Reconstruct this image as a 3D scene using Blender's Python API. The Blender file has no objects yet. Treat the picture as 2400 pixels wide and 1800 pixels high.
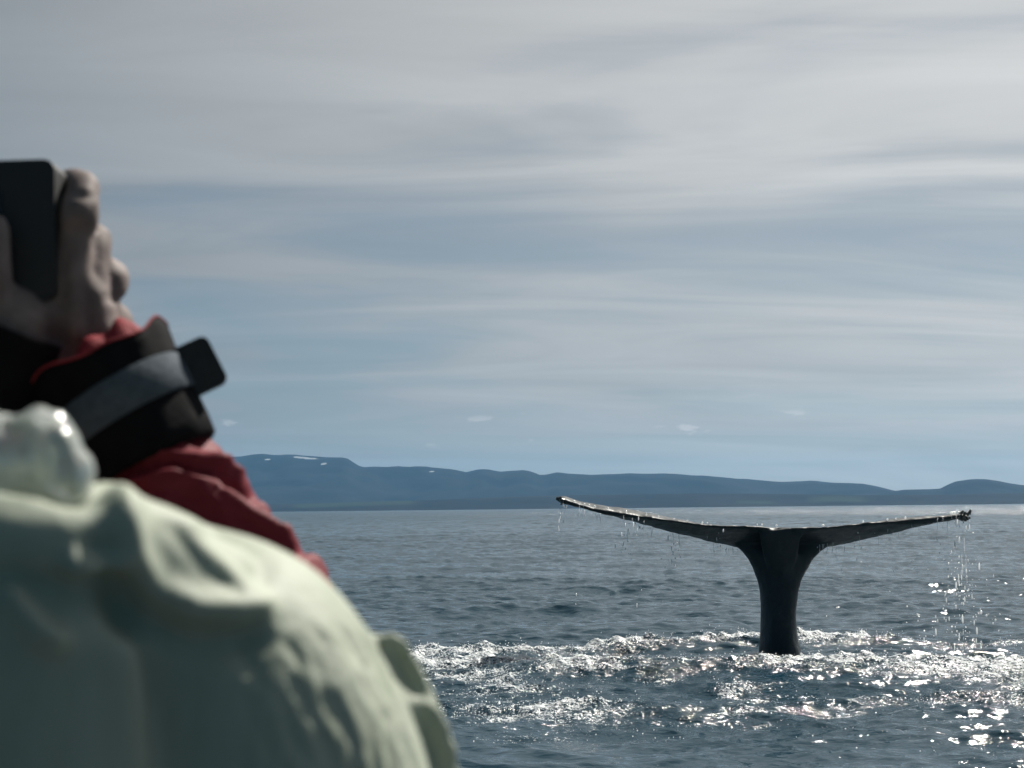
import bpy, bmesh, math, random
import numpy as np
from mathutils import Vector, Matrix

random.seed(7)
RNG = np.random.default_rng(11)
sc = bpy.context.scene
COL = sc.collection
R = math.radians

# ------------------------------------------------------------------ camera
EYE = Vector((0.0, 0.0, 1.65))
FPX = 3333.3                                   # focal length in photograph pixels (2400 wide)
cd = bpy.data.cameras.new('camera'); cam = bpy.data.objects.new('camera', cd); COL.objects.link(cam)
cd.sensor_width = 36.0; cd.lens = 50.0
cd.clip_start = 0.05; cd.clip_end = 80000.0
PITCH = math.atan(293.0 / FPX); ROLL = R(0.60)
CR = (Matrix.Rotation(R(90) + PITCH, 3, 'X') @ Matrix.Rotation(-ROLL, 3, 'Z'))
cam.matrix_world = Matrix.Translation(EYE) @ CR.to_4x4()
cd.dof.use_dof = True; cd.dof.focus_distance = 18.0; cd.dof.aperture_fstop = 8.6
sc.camera = cam
CRN = np.array(CR); EN = np.array(EYE)

# ------------------------------------------------------------------ sky and sun
SUN_AZ, SUN_EL = R(37.0), R(49.5)              # azimuth from +Y towards +X
SUN = Vector((math.sin(SUN_AZ) * math.cos(SUN_EL), math.cos(SUN_AZ) * math.cos(SUN_EL), math.sin(SUN_EL)))
sd = bpy.data.lights.new('sun', 'SUN'); sd.energy = 5.0; sd.angle = R(0.53); sd.color = (1.0, 0.95, 0.87)
so = bpy.data.objects.new('sun', sd); COL.objects.link(so)
so.rotation_euler = (-SUN).to_track_quat('-Z', 'Y').to_euler(); so.location = (30, 30, 60)

vs = sc.view_settings
vs.view_transform = 'Standard'; vs.look = 'None'; vs.exposure = 0.6; vs.gamma = 1.0; vs.use_curve_mapping = False
sc.cycles.use_denoising = True
sc.cycles.max_bounces = 8; sc.cycles.volume_bounces = 1
sc.cycles.sample_clamp_indirect = 4.0

w = bpy.data.worlds.new('World'); sc.world = w; w.use_nodes = True
nt = w.node_tree; nt.nodes.clear()
class NB:
    """small node-building helper"""
    def __init__(s, tree): s.t = tree
    def n(s, kind, ins=None, **props):
        nd = s.t.nodes.new(kind)
        for k, v in props.items(): setattr(nd, k, v)
        for k, v in (ins or {}).items():
            sk = nd.inputs[k]
            if isinstance(v, bpy.types.NodeSocket): s.t.links.new(v, sk)
            else: sk.default_value = v
        return nd
    def m(s, op, a, b=0.0, c=None, clamp=False):
        nd = s.t.nodes.new('ShaderNodeMath'); nd.operation = op; nd.use_clamp = clamp
        for i, v in enumerate((a, b, c)):
            if v is None: continue
            if isinstance(v, bpy.types.NodeSocket): s.t.links.new(v, nd.inputs[i])
            else: nd.inputs[i].default_value = v
        return nd.outputs[0]
    def ramp(s, fac, lo, hi, a=0.0, b=1.0):
        nd = s.t.nodes.new('ShaderNodeMapRange'); nd.interpolation_type = 'SMOOTHSTEP'
        for i, v in enumerate((fac, lo, hi, a, b)):
            if isinstance(v, bpy.types.NodeSocket): s.t.links.new(v, nd.inputs[i])
            else: nd.inputs[i].default_value = v
        return nd.outputs[0]
    def mix(s, fac, a, b):
        nd = s.t.nodes.new('ShaderNodeMix'); nd.data_type = 'RGBA'
        for i, v in ((0, fac), (6, a), (7, b)):
            if isinstance(v, bpy.types.NodeSocket): s.t.links.new(v, nd.inputs[i])
            else: nd.inputs[i].default_value = (v if i == 0 else (*v[:3], 1.0))
        return nd.outputs[2]

B = NB(nt)
SKYK = 0.05
sky = B.n('ShaderNodeTexSky', sky_type='NISHITA', sun_disc=False, sun_elevation=SUN_EL, sun_rotation=SUN_AZ,
          altitude=0.0, air_density=0.75, dust_density=0.1, ozone_density=1.2)
tc = B.n('ShaderNodeTexCoord')
dirn = B.n('ShaderNodeVectorMath', {0: tc.outputs['Generated']}, operation='NORMALIZE').outputs[0]
sep = B.n('ShaderNodeSeparateXYZ', {0: dirn})
zz = B.m('MAXIMUM', sep.outputs[2], 0.0)
zc = B.m('ADD', zz, 0.17)
u = B.m('DIVIDE', sep.outputs[0], zc); v = B.m('DIVIDE', sep.outputs[1], zc)
pl = B.n('ShaderNodeCombineXYZ', {0: u, 1: v, 2: 0.0}).outputs[0]
def cloud_noise(rot, scl, off, scale, detail, rough, dist):
    mp = B.n('ShaderNodeMapping', {0: pl, 1: off, 2: (0, 0, R(rot)), 3: scl})
    return B.n('ShaderNodeTexNoise', {'Vector': mp.outputs[0], 'Scale': scale, 'Detail': detail,
                                      'Roughness': rough, 'Distortion': dist}).outputs[0]
c1 = cloud_noise(24, (0.60, 1.0, 1), (3.1, 1.7, 0), 0.95, 4.0, 0.50, 1.2)     # broad veils
c2 = cloud_noise(16, (0.40, 1.3, 1), (8.3, 4.1, 0), 1.9, 5.0, 0.52, 1.3)     # fibrous streaks
c3 = cloud_noise(40, (0.26, 1.0, 1), (1.3, 9.2, 0), 1.25, 4.0, 0.5, 0.8)
cmix = B.m('ADD', B.m('MULTIPLY', c1, 0.50), B.m('ADD', B.m('MULTIPLY', c2, 0.25), B.m('MULTIPLY', c3, 0.25)))
hi = B.ramp(zz, 0.02, 0.30, -0.02, 0.07)                                      # veil thickens with height
rift = B.m('MULTIPLY', B.ramp(zz, 0.06, 0.16), B.ramp(zz, 0.15, 0.30, 1.0, 0.0))       # thinner veil over a band of sky
cov = B.ramp(B.m('ADD', B.m('MULTIPLY_ADD', rift, -0.055, cmix), hi), 0.36, 0.535)
# glow of the veil towards the sun
dt = B.n('ShaderNodeVectorMath', {0: dirn, 1: tuple(SUN)}, operation='DOT_PRODUCT').outputs['Value']
hxy = B.n('ShaderNodeVectorMath', {0: B.n('ShaderNodeCombineXYZ', {0: sep.outputs[0], 1: sep.outputs[1], 2: 0.0}).outputs[0]}, operation='NORMALIZE').outputs[0]
da = B.n('ShaderNodeVectorMath', {0: hxy, 1: (math.sin(SUN_AZ), math.cos(SUN_AZ), 0.0)}, operation='DOT_PRODUCT').outputs['Value']
dm = B.m('ADD', B.m('MULTIPLY', dt, 0.6), B.m('MULTIPLY', da, 0.4))           # the whole sky on the sun's side is brighter
glow = B.m('POWER', B.m('MAXIMUM', B.m('MULTIPLY_ADD', dm, 0.9, 0.1), 0.0), 2.2)
ccol = B.mix(glow, (0.022, 0.045, 0.066), (0.545, 0.54, 0.525))
tex = B.m('MULTIPLY_ADD', c2, 0.55, 0.79)
ccol = B.n('ShaderNodeVectorMath', {0: ccol, 3: tex}, operation='SCALE').outputs[0]
# small fair-weather puffs low over the land
az = B.m('ARCTAN2', sep.outputs[0], sep.outputs[1])
pv = B.n('ShaderNodeCombineXYZ', {0: B.m('MULTIPLY', az, 26.0), 1: B.m('MULTIPLY', zz, 75.0), 2: 4.4}).outputs[0]
pn = B.n('ShaderNodeTexNoise', {'Vector': pv, 'Scale': 0.9, 'Detail': 5.0, 'Roughness': 0.55}).outputs[0]
band = B.m('MULTIPLY', B.ramp(zz, 0.040, 0.050), B.ramp(zz, 0.060, 0.070, 1.0, 0.0))
puff = B.m('MULTIPLY', B.ramp(pn, 0.61, 0.68), band)
covm = B.m('MAXIMUM', B.m('MULTIPLY_ADD', cov, 0.38, 0.55), B.ramp(zz, 0.02, 0.13, 0.84, 0.55))
skyc = B.n('ShaderNodeVectorMath', {0: sky.outputs[0], 1: (0.60, 0.72, 0.66)}, operation='MULTIPLY').outputs[0]   # sky colour scaled down, red the most
bg1 = B.n('ShaderNodeBackground', {'Color': skyc, 'Strength': SKYK})
bg2 = B.n('ShaderNodeBackground', {'Color': ccol, 'Strength': 1.0})
pcol = B.mix(glow, (0.16, 0.18, 0.20), (0.72, 0.71, 0.69))
bg3 = B.n('ShaderNodeBackground', {'Color': pcol, 'Strength': 1.0})
mx = B.n('ShaderNodeMixShader', {0: covm, 1: bg1.outputs[0], 2: bg2.outputs[0]})
mx2 = B.n('ShaderNodeMixShader', {0: B.m('MULTIPLY', puff, 0.55), 1: mx.outputs[0], 2: bg3.outputs[0]})
B.n('ShaderNodeOutputWorld', {0: mx2.outputs[0]})

# ------------------------------------------------------------------ helpers
def ray(px, py):
    d = CRN @ np.array([(px - 1200.0) / FPX, -(py - 900.0) / FPX, -1.0])
    return d
def at(px, py, Y):
    d = ray(px, py); return EN + d * (Y / d[1])
def on_sea(px, py, z=0.0):
    d = ray(px, py); return EN + d * ((z - EN[2]) / d[2])
def to_px(P):
    q = (np.asarray(P) - EN) @ CRN
    return np.stack([1200.0 + FPX * q[..., 0] / -q[..., 2], 900.0 - FPX * q[..., 1] / -q[..., 2]], -1)

def mat(name):
    m = bpy.data.materials.new(name); m.use_nodes = True
    t = m.node_tree; bs = t.nodes['Principled BSDF']
    return m, NB(t), bs, t.nodes['Material Output']

def mesh_np(name, V, F, smooth=True):
    me = bpy.data.meshes.new(name)
    V = np.asarray(V, np.float32); F = np.asarray(F, np.int32)
    me.vertices.add(len(V)); me.vertices.foreach_set('co', V.ravel())
    k = F.shape[1]
    me.loops.add(F.size); me.loops.foreach_set('vertex_index', F.ravel())
    me.polygons.add(len(F)); me.polygons.foreach_set('loop_start', np.arange(0, F.size, k, dtype=np.int32))
    me.update(calc_edges=True); me.validate()
    if smooth: me.polygons.foreach_set('use_smooth', np.ones(len(me.polygons), bool))
    return me
def link(name, me, m=None, parent=None):
    o = bpy.data.objects.new(name, me); COL.objects.link(o)
    if m and me: me.materials.append(m)
    if parent: o.parent = parent
    return o
def tag(o, label=None, cat=None, group=None, kind=None):
    for k, val in (('label', label), ('category', cat), ('group', group), ('kind', kind)):
        if val: o[k] = val
    return o
def empty(name): return link(name, None)

def tube(path, radii, n=24, flat=None, up=(0, 0, 1)):
    """closed tapered tube: (verts, quads/tris as quads) along path; radii floats or (a, b)"""
    path = [np.asarray(p, float) for p in path]
    V = []; Q = []; m = len(path); upv = np.asarray(up, float)
    rr = [(r, r) if np.isscalar(r) else r for r in radii]
    for i, p in enumerate(path):
        t = path[min(i + 1, m - 1)] - path[max(i - 1, 0)]; t = t / np.linalg.norm(t)
        a = np.cross(t, upv)
        if np.linalg.norm(a) < 1e-4: a = np.cross(t, (0, 1.0, 0))
        a /= np.linalg.norm(a); b = np.cross(a, t)
        for k in range(n):
            th = 2 * math.pi * k / n
            V.append(p + a * (rr[i][0] * math.cos(th)) + b * (rr[i][1] * math.sin(th)))
    for i in range(m - 1):
        for k in range(n):
            q = (k + 1) % n
            Q.append((i * n + k, i * n + q, (i + 1) * n + q, (i + 1) * n + k))
    for end, base in ((0, 0), (1, (m - 1) * n)):
        c = len(V); V.append(path[0] if end == 0 else path[-1])
        for k in range(n):
            q = (k + 1) % n
            Q.append((base + q, base + k, c, c) if end == 0 else (base + k, base + q, c, c))
    return np.array(V), Q
def spline(pts, n):
    """Catmull-Rom through rows of pts"""
    P = np.asarray(pts, float); m = len(P); out = []
    E = np.vstack([2 * P[0] - P[1], P, 2 * P[-1] - P[-2]])
    for s in np.linspace(0, m - 1, n):
        i = min(int(s), m - 2); t = s - i
        p0, p1, p2, p3 = E[i], E[i + 1], E[i + 2], E[i + 3]
        out.append(0.5 * (2 * p1 + (p2 - p0) * t + (2 * p0 - 5 * p1 + 4 * p2 - p3) * t * t + (3 * p1 - p0 - 3 * p2 + p3) * t ** 3))
    return np.array(out)
def stube(pts, n_st=24, n=24, up=(0, 0, 1), caps=True):
    """smooth tube, rows (x,y,z,ra,rb); rounded ends"""
    S = spline(pts, n_st)
    path = [s[:3] for s in S]; rad = [(max(s[3], .002), max(s[4], .002)) for s in S]
    if caps:
        t0 = path[0] - path[1]; t0 = t0 / np.linalg.norm(t0); t1 = path[-1] - path[-2]; t1 = t1 / np.linalg.norm(t1)
        r0, r1 = rad[0], rad[-1]
        pre = [(path[0] + t0 * min(r0) * math.sin(a), (r0[0] * math.cos(a), r0[1] * math.cos(a))) for a in (1.35, .95, .5)]
        post = [(path[-1] + t1 * min(r1) * math.sin(a), (r1[0] * math.cos(a), r1[1] * math.cos(a))) for a in (.5, .95, 1.35)]
        path = [p for p, _ in pre] + path + [p for p, _ in post]
        rad = [r for _, r in pre] + rad + [r for _, r in post]
    return tube(path, rad, n, up=up)
def ball(c, rx, ry=None, rz=None, n=16):
    ry = ry or rx; rz = rz or rx
    V = []; Q = []
    for i in range(n + 1):
        ph = math.pi * (0.001 + 0.998 * i / n) - math.pi / 2
        for k in range(2 * n):
            th = math.pi * k / n
            V.append((c[0] + rx * math.cos(ph) * math.cos(th), c[1] + ry * math.cos(ph) * math.sin(th), c[2] + rz * math.sin(ph)))
    for i in range(n):
        for k in range(2 * n):
            q = (k + 1) % (2 * n)
            Q.append((i * 2 * n + k, i * 2 * n + q, (i + 1) * 2 * n + q, (i + 1) * 2 * n + k))
    b = len(V); V += [(c[0], c[1], c[2] - rz), (c[0], c[1], c[2] + rz)]
    for k in range(2 * n):
        q = (k + 1) % (2 * n)
        Q.append((q, k, b, b)); Q.append((n * 2 * n + k, n * 2 * n + q, b + 1, b + 1))
    return np.array(V), Q
def raw_mesh(name, shapes):
    V = []; F = []; o = 0
    for sv, sq in shapes:
        V += [tuple(p) for p in sv]
        for q in sq:
            f = [i + o for i in q]
            if f[2] == f[3]: f = f[:3]
            F.append(f)
        o += len(sv)
    me = bpy.data.meshes.new(name); me.from_pydata(V, [], F); me.update(); return me
def union(name, shapes, voxel, smooth=6, fac=0.5):
    """one continuous skin around overlapping closed shapes"""
    me = raw_mesh(name, shapes); o = bpy.data.objects.new('tmp', me); COL.objects.link(o)
    r = o.modifiers.new('r', 'REMESH'); r.mode = 'VOXEL'; r.voxel_size = voxel; r.use_smooth_shade = True
    if smooth:
        s = o.modifiers.new('s', 'SMOOTH'); s.iterations = smooth; s.factor = fac
    dg = bpy.context.evaluated_depsgraph_get(); dg.update()
    out = bpy.data.meshes.new_from_object(o.evaluated_get(dg), depsgraph=dg); out.name = name
    bpy.data.objects.remove(o); bpy.data.meshes.remove(me)
    out.polygons.foreach_set('use_smooth', np.ones(len(out.polygons), bool))
    return out
def get_co(me):
    a = np.empty(len(me.vertices) * 3, np.float32); me.vertices.foreach_get('co', a); return a.reshape(-1, 3).astype(float)
def get_no(me):
    a = np.empty(len(me.vertices) * 3, np.float32); me.vertices.foreach_get('normal', a); return a.reshape(-1, 3).astype(float)
def set_co(me, P):
    me.vertices.foreach_set('co', np.asarray(P, np.float32).ravel()); me.update()

def _h(ix, iy, iz, seed):
    n = (ix * 374761393 + iy * 668265263 + iz * 2147483647 + seed * 974634777) & 0xffffffff
    n = ((n ^ (n >> 13)) * 1274126177) & 0xffffffff
    return ((n ^ (n >> 16)) & 0xffff) / 32767.5 - 1.0
def noise3(P, seed=0):
    P = np.asarray(P, float); i = np.floor(P).astype(np.int64); f = P - i; f = f * f * f * (f * (f * 6 - 15) + 10)
    out = 0
    for dx in (0, 1):
        wx = f[:, 0] if dx else 1 - f[:, 0]
        for dy in (0, 1):
            wy = f[:, 1] if dy else 1 - f[:, 1]
            for dz in (0, 1):
                wz = f[:, 2] if dz else 1 - f[:, 2]
                out = out + wx * wy * wz * _h(i[:, 0] + dx, i[:, 1] + dy, i[:, 2] + dz, seed)
    return out
def fbm(P, octaves=4, seed=0, gain=0.5):
    s = 0; a = 1.0; P = np.asarray(P, float)
    for k in range(octaves):
        s = s + a * noise3(P * 2 ** k + 17.3 * k, seed + k); a *= gain
    return s
def seg_dist(Q, poly):
    """distance of 2-D points to a polyline, and signed side"""
    best = np.full(len(Q), 1e9); side = np.zeros(len(Q))
    for a, b in zip(poly[:-1], poly[1:]):
        a = np.array(a, float); d = np.array(b, float) - a; L = d @ d
        t = np.clip(((Q - a) @ d) / L, 0, 1); r = Q - a - t[:, None] * d
        dd = np.sqrt((r * r).sum(1)); sg = np.sign(d[0] * r[:, 1] - d[1] * r[:, 0])
        m = dd < best; best[m] = dd[m]; side[m] = sg[m]
    return best, side
def ss(x, a, b):
    t = np.clip((x - a) / (b - a), 0, 1); return t * t * (3 - 2 * t)
def attr(me, name, vals):
    a = me.attributes.new(name, 'FLOAT', 'POINT'); a.data.foreach_set('value', np.asarray(vals, np.float32))

# ------------------------------------------------------------------ sea
WX, WY = on_sea(1830, 1540)[:2]                # where the tail stock meets the water
def wave_tile(N, L, lmin, lmax, p, wind, spread, seed):
    """random sea surface patch, periodic over L metres; height and horizontal shift, unit rms slope"""
    rng = np.random.default_rng(seed)
    k1 = np.fft.fftfreq(N, L / N) * 2 * math.pi; kx, ky = np.meshgrid(k1, k1, indexing='ij'); k = np.hypot(kx, ky); k[0, 0] = 1
    amp = k ** (-p / 2) * np.exp(-(2 * math.pi / lmax / k) ** 4) * np.exp(-(k * lmin / 2 / math.pi) ** 2)
    c = np.abs((kx * wind[0] + ky * wind[1]) / k); amp = amp * (spread + (1 - spread) * c ** 2); amp[0, 0] = 0
    s = amp * np.exp(2j * math.pi * rng.random((N, N))) * rng.rayleigh(1, (N, N))
    hgt = np.fft.ifft2(s).real
    dx = np.fft.ifft2(1j * kx / k * s).real; dy = np.fft.ifft2(1j * ky / k * s).real
    sl = np.sqrt((np.fft.ifft2(1j * kx * s).real ** 2 + np.fft.ifft2(1j * ky * s).real ** 2).mean())
    return np.stack([hgt, dx, dy], -1) / sl, L
def sample(tile, x, y, rot=0.0):
    T, L = tile; N = T.shape[0]; c, s = math.cos(rot), math.sin(rot)
    a = ((c * x + s * y) / L % 1.0) * N; b = ((-s * x + c * y) / L % 1.0) * N
    i = a.astype(int) % N; j = b.astype(int) % N; f = (a - np.floor(a))[..., None]; g = (b - np.floor(b))[..., None]
    i2 = (i + 1) % N; j2 = (j + 1) % N
    r = (T[i, j] * (1 - f) + T[i2, j] * f) * (1 - g) + (T[i, j2] * (1 - f) + T[i2, j2] * f) * g
    return np.stack([r[..., 0], c * r[..., 1] - s * r[..., 2], s * r[..., 1] + c * r[..., 2]], -1)
tA = wave_tile(1024, 13.0, 0.10, 1.5, 3.3, (0.25, 0.97), 0.16, 3)
tB = wave_tile(512, 67.0, 0.9, 9.0, 4.2, (-0.2, 0.98), 0.10, 5)
tC = wave_tile(1024, 11.0, 0.10, 0.55, 2.6, (0.3, 0.95), 0.55, 9)

def churn_field(x, y):
    """how broken the water is around the tail, and the height of the rings it throws"""
    P = np.stack([x * 0.55, y * 0.8, x * 0], -1)
    n1 = fbm(P + 3.1, 3, 21); n2 = fbm(np.stack([x * 1.5, y * 2.4, x * 0 + 5], -1), 3, 31)
    xr = x - WX
    back = WY + 1.15 + 0.10 * xr - 0.055 * xr * xr * (xr < 0) - 0.028 * xr * xr * (xr > 0) + 0.25 * n1
    front = WY - 1.75 - 0.05 * xr - 0.02 * xr * xr + 0.35 * n1
    left = ss(x, WX - 5.2 + 0.4 * n1, WX - 3.6)
    rb = np.exp(-((y - back) / 0.42) ** 2) * left
    rf = np.exp(-((y - front) / 0.55) ** 2) * left
    third = np.exp(-((y - (WY - 3.4 + 0.16 * xr + 0.3 * n2)) / 0.45) ** 2) * ss(xr, -4.2, -2.6) * (0.55 + 0.45 * ss(xr, 1.0, 3.0))
    wide = np.exp(-((y - (WY - 2.0)) / 2.6) ** 4) * left
    shadow_gap = np.exp(-((y - (WY - 0.75 + 0.10 * n1)) / 0.45) ** 2) * ss(xr, -4.0, -2.5) * (1 - ss(xr, 1.3, 2.0))  # calm trough, also standing in for the flukes' cast shadow
    near = ss(y, 8.2, 9.6) * (y < WY) * left * 0.20
    ch = np.clip(1.15 * rb + 1.10 * rf + 0.8 * third + 0.30 * wide * (0.6 + n2) - 0.95 * shadow_gap + near * (0.7 + n1), 0, 1.2)
    rgt = np.exp(-(((y - (WY - 2.1)) / 1.2) ** 2)) * ss(xr, 1.2, 2.6) * 0.55
    ch = np.clip(ch + rgt, 0, 1.25) * (0.62 + 0.55 * ss(n1 + 0.7 * n2, -0.7, 0.8))
    h = 0.155 * rb * (0.75 + 0.5 * n1) + 0.10 * rf * (0.8 + 0.6 * n1) + 0.06 * third - 0.03 * shadow_gap * left
    return ch, h
def sea_height(x, y):
    x = np.asarray(x, float); y = np.asarray(y, float)
    d = np.hypot(x, y)
    ch, h = churn_field(x, y)
    calm = 1.0 - 0.45 * np.clip(ch, 0, 1)
    aA = (0.265 - 0.06 * (1 - ss(d, 9, 14))) * calm * (1 - 0.85 * ss(d, 90, 900)); aB = 0.060 * (1 - 0.5 * ss(d, 300, 2000))
    A = sample(tA, x, y, 0.21) * aA[..., None]; Bq = sample(tB, x, y, -0.3) * aB[..., None]
    C = sample(tC, x, y, 0.5) * (0.46 * np.clip(ch, 0, 1.2) * (d < 40))[..., None]
    C[..., 1:] *= 0.35
    D = A + Bq + C
    return h + D[..., 0], D[..., 1] * 0.75, D[..., 2] * 0.75, ch

half = R(31)
ang = np.concatenate([np.linspace(-half, half, 620), np.linspace(half, 2 * math.pi - half, 60)[1:-1]])
rad = np.concatenate([np.linspace(0.4, 7.6, 40, endpoint=False), np.arange(7.6, 19.0, 0.040), np.arange(19.0, 34.0, 0.075),
                      np.arange(34.0, 90.0, 0.22), np.geomspace(90.0, 400.0, 280, endpoint=False), np.geomspace(400.0, 16000.0, 130)])
rr, aa = np.meshgrid(rad, ang, indexing='ij')
X = rr * np.sin(aa); Y = rr * np.cos(aa)
H, DX, DY, CH = sea_height(X.ravel(), Y.ravel())
hn = (np.abs(((aa.ravel() + math.pi) % (2 * math.pi)) - math.pi) < half + .01) | (rr.ravel() < 60)
bt = ss(rr.ravel(), 3.0, 6.5)                   # calmer in the lee of the boat
V = np.stack([X.ravel() + DX * hn * bt, Y.ravel() + DY * hn * bt, H * hn * bt], -1)
nr, na = len(rad), len(ang)
ii, jj = np.meshgrid(np.arange(nr - 1), np.arange(na), indexing='ij'); j2 = (jj + 1) % na
F = np.stack([ii * na + jj, (ii + 1) * na + jj, (ii + 1) * na + j2, ii * na + j2], -1).reshape(-1, 4)[:, ::-1]
me = mesh_np('sea', V, F)
fo = np.clip(CH, 0, 1.25)
attr(me, 'churn', fo); attr(me, 'far', ss(rr.ravel(), 20, 300)); attr(me, 'mid', ss(rr.ravel(), 60, 400))

m_sea, B, bs, out = mat('sea water')
tco = B.n('ShaderNodeTexCoord').outputs['Object']
churn = B.n('ShaderNodeAttribute', attribute_name='churn').outputs['Fac']
farv = B.n('ShaderNodeAttribute', attribute_name='far').outputs['Fac']
def nz(vec, scale, detail, rough=0.55, scl=(1, 1, 1), rot=0.0, dist=0.0):
    mp = B.n('ShaderNodeMapping', {0: vec, 2: (0, 0, R(rot)), 3: scl})
    return B.n('ShaderNodeTexNoise', {'Vector': mp.outputs[0], 'Scale': scale, 'Detail': detail, 'Roughness': rough, 'Distortion': dist}).outputs[0]
rip = nz(tco, 7.5, 3.0, 0.5, (0.6, 1.0, 1.0), 12)
fin = nz(tco, 20.0, 3.0, 0.6, (0.8, 1.0, 1.0), -20)
midv = B.n('ShaderNodeAttribute', attribute_name='mid').outputs['Fac']
chop = nz(tco, 2.5, 4.0, 0.6, (0.42, 1.0, 1.0), 7)
b0 = B.n('ShaderNodeBump', {'Height': chop, 'Strength': B.m('MULTIPLY_ADD', midv, 0.85, 0.13), 'Distance': 0.40})
b1 = B.n('ShaderNodeBump', {'Height': rip, 'Strength': 0.32, 'Distance': 0.06, 'Normal': b0.outputs[0]})
b2 = B.n('ShaderNodeBump', {'Height': fin, 'Strength': B.m('MULTIPLY_ADD', churn, 0.75, 0.08, clamp=True), 'Distance': 0.05, 'Normal': b1.outputs[0]})
bs.inputs['Base Color'].default_value = (0.006, 0.031, 0.049, 1)
bs.inputs['IOR'].default_value = 1.333
t = m_sea.node_tree
t.links.new(B.m('MULTIPLY_ADD', farv, 0.08, 0.068), bs.inputs['Roughness'])
t.links.new(b2.outputs[0], bs.inputs['Normal'])
fn = nz(tco, 5.5, 6.0, 0.62, (0.55, 1.0, 1.0), 8, 0.6)
ff = nz(tco, 42.0, 4.0, 0.7)
fsum = B.m('ADD', B.m('MULTIPLY', fn, 0.45), B.m('MULTIPLY', ff, 0.55))
fmask = B.ramp(B.m('ADD', fsum, B.m('MULTIPLY', B.m('SUBTRACT', churn, 1.0), 0.15)), 0.508, 0.534)  # foam flecks, their white partly standing in for sun glints
fmask = B.m('MULTIPLY', fmask, B.ramp(churn, 0.12, 0.45))
foam = B.n('ShaderNodeBsdfPrincipled', {'Base Color': (0.50, 0.53, 0.54, 1), 'Roughness': 0.5, 'Normal': b2.outputs[0]})
mxs = B.n('ShaderNodeMixShader', {0: B.m('MULTIPLY', fmask, 0.85), 1: bs.outputs[0], 2: foam.outputs[0]})
t.links.new(mxs.outputs[0], out.inputs[0])
sea = link('sea', me, m_sea); tag(sea, kind='structure', label='dark blue rippled sea broken into glittering foam around the tail')

# ------------------------------------------------------------------ land across the bay
m_land, B, bs, out = mat('tundra hillside')
tco = B.n('ShaderNodeTexCoord').outputs['Object']
n1 = B.n('ShaderNodeTexNoise', {'Vector': tco, 'Scale': 0.0016, 'Detail': 7.0, 'Roughness': 0.6}).outputs[0]
cb = B.mix(B.ramp(n1, 0.38, 0.62), (0.007, 0.008, 0.008), (0.015, 0.015, 0.014))
gr = B.n('ShaderNodeAttribute', attribute_name='green').outputs['Fac']
cb = B.mix(gr, cb, (0.022, 0.030, 0.020))
sn = B.n('ShaderNodeAttribute', attribute_name='snow').outputs['Fac']
cb = B.mix(B.ramp(sn, 0.45, 0.55), cb, (0.20, 0.215, 0.23))
m_land.node_tree.links.new(cb, bs.inputs['Base Color']); bs.inputs['Roughness'].default_value = 0.95
bs.inputs['Specular IOR Level'].default_value = 0.05

def land(name, prof, Yc, depth_n, depth_f, nx, ny, rough, seed, shore_px, snow=(), green=()):
    """a range of hills: crest profile in the picture at distance Yc, slopes falling to the shore in front and away behind"""
    prof = np.array(prof, float)
    sx = np.linspace(prof[0, 0], prof[-1, 0], nx)
    crest = np.interp(sx, prof[:, 0], prof[:, 1])
    xw = np.array([at(a, 1188, Yc)[0] for a in sx]); zw = np.array([max(at(a, b, Yc)[2], 1.0) for a, b in zip(sx, crest)])
    tt = np.concatenate([np.linspace(-1, 0, ny), np.linspace(0, 1, ny // 3)[1:]])
    XX = np.empty((nx, len(tt))); YY = XX.copy(); ZZ = XX.copy()
    for k, tv in enumerate(tt):
        XX[:, k] = xw * (1 + (tv * depth_n / Yc if tv < 0 else tv * depth_f / Yc) * 0.9)
        YY[:, k] = Yc + (tv * depth_n if tv < 0 else tv * depth_f)
        s = 1 - abs(tv)
        f = (0.10 * ss(s, 0, 0.25) + 0.90 * ss(s, 0.15, 1.0) ** 1.25) if tv < 0 else ss(s, 0, 1)
        ZZ[:, k] = zw * f - 3.0 * (1 - min(1, s * 12))
    P = np.stack([XX.ravel(), YY.ravel(), ZZ.ravel()], -1)
    rel = np.clip(P[:, 2] / np.repeat(zw, len(tt)), 0, 1)
    nse = fbm(P * np.array([1, .6, .3]) / rough, 5, seed)
    P[:, 2] += nse * np.repeat(zw, len(tt)) * 0.17 * 4 * rel * (1 - rel)
    P[:, 2] += np.repeat(fbm(np.stack([xw / 160.0, xw * 0, xw * 0], -1), 3, seed + 9) * zw * 0.012, len(tt)) * rel
    ix, iy = np.meshgrid(np.arange(nx - 1), np.arange(len(tt) - 1), indexing='ij'); L = len(tt)
    F = np.stack([ix * L + iy, (ix + 1) * L + iy, (ix + 1) * L + iy + 1, ix * L + iy + 1], -1).reshape(-1, 4)
    me = mesh_np(name, P, F)
    q = to_px(P); sv = np.zeros(len(P)); gv = np.zeros(len(P))
    for poly, wd in snow:
        d, _ = seg_dist(q, poly); sv = np.maximum(sv, (1 - ss(d, wd * .3, wd * 1.1)) * (P[:, 1] <= Yc + 1))
    for poly, wd in green:
        d, _ = seg_dist(q, poly); gv = np.maximum(gv, 1 - ss(d, wd * .4, wd * 1.4))
    attr(me, 'snow', sv); attr(me, 'green', gv)
    return link(name, me, m_land)

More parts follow.
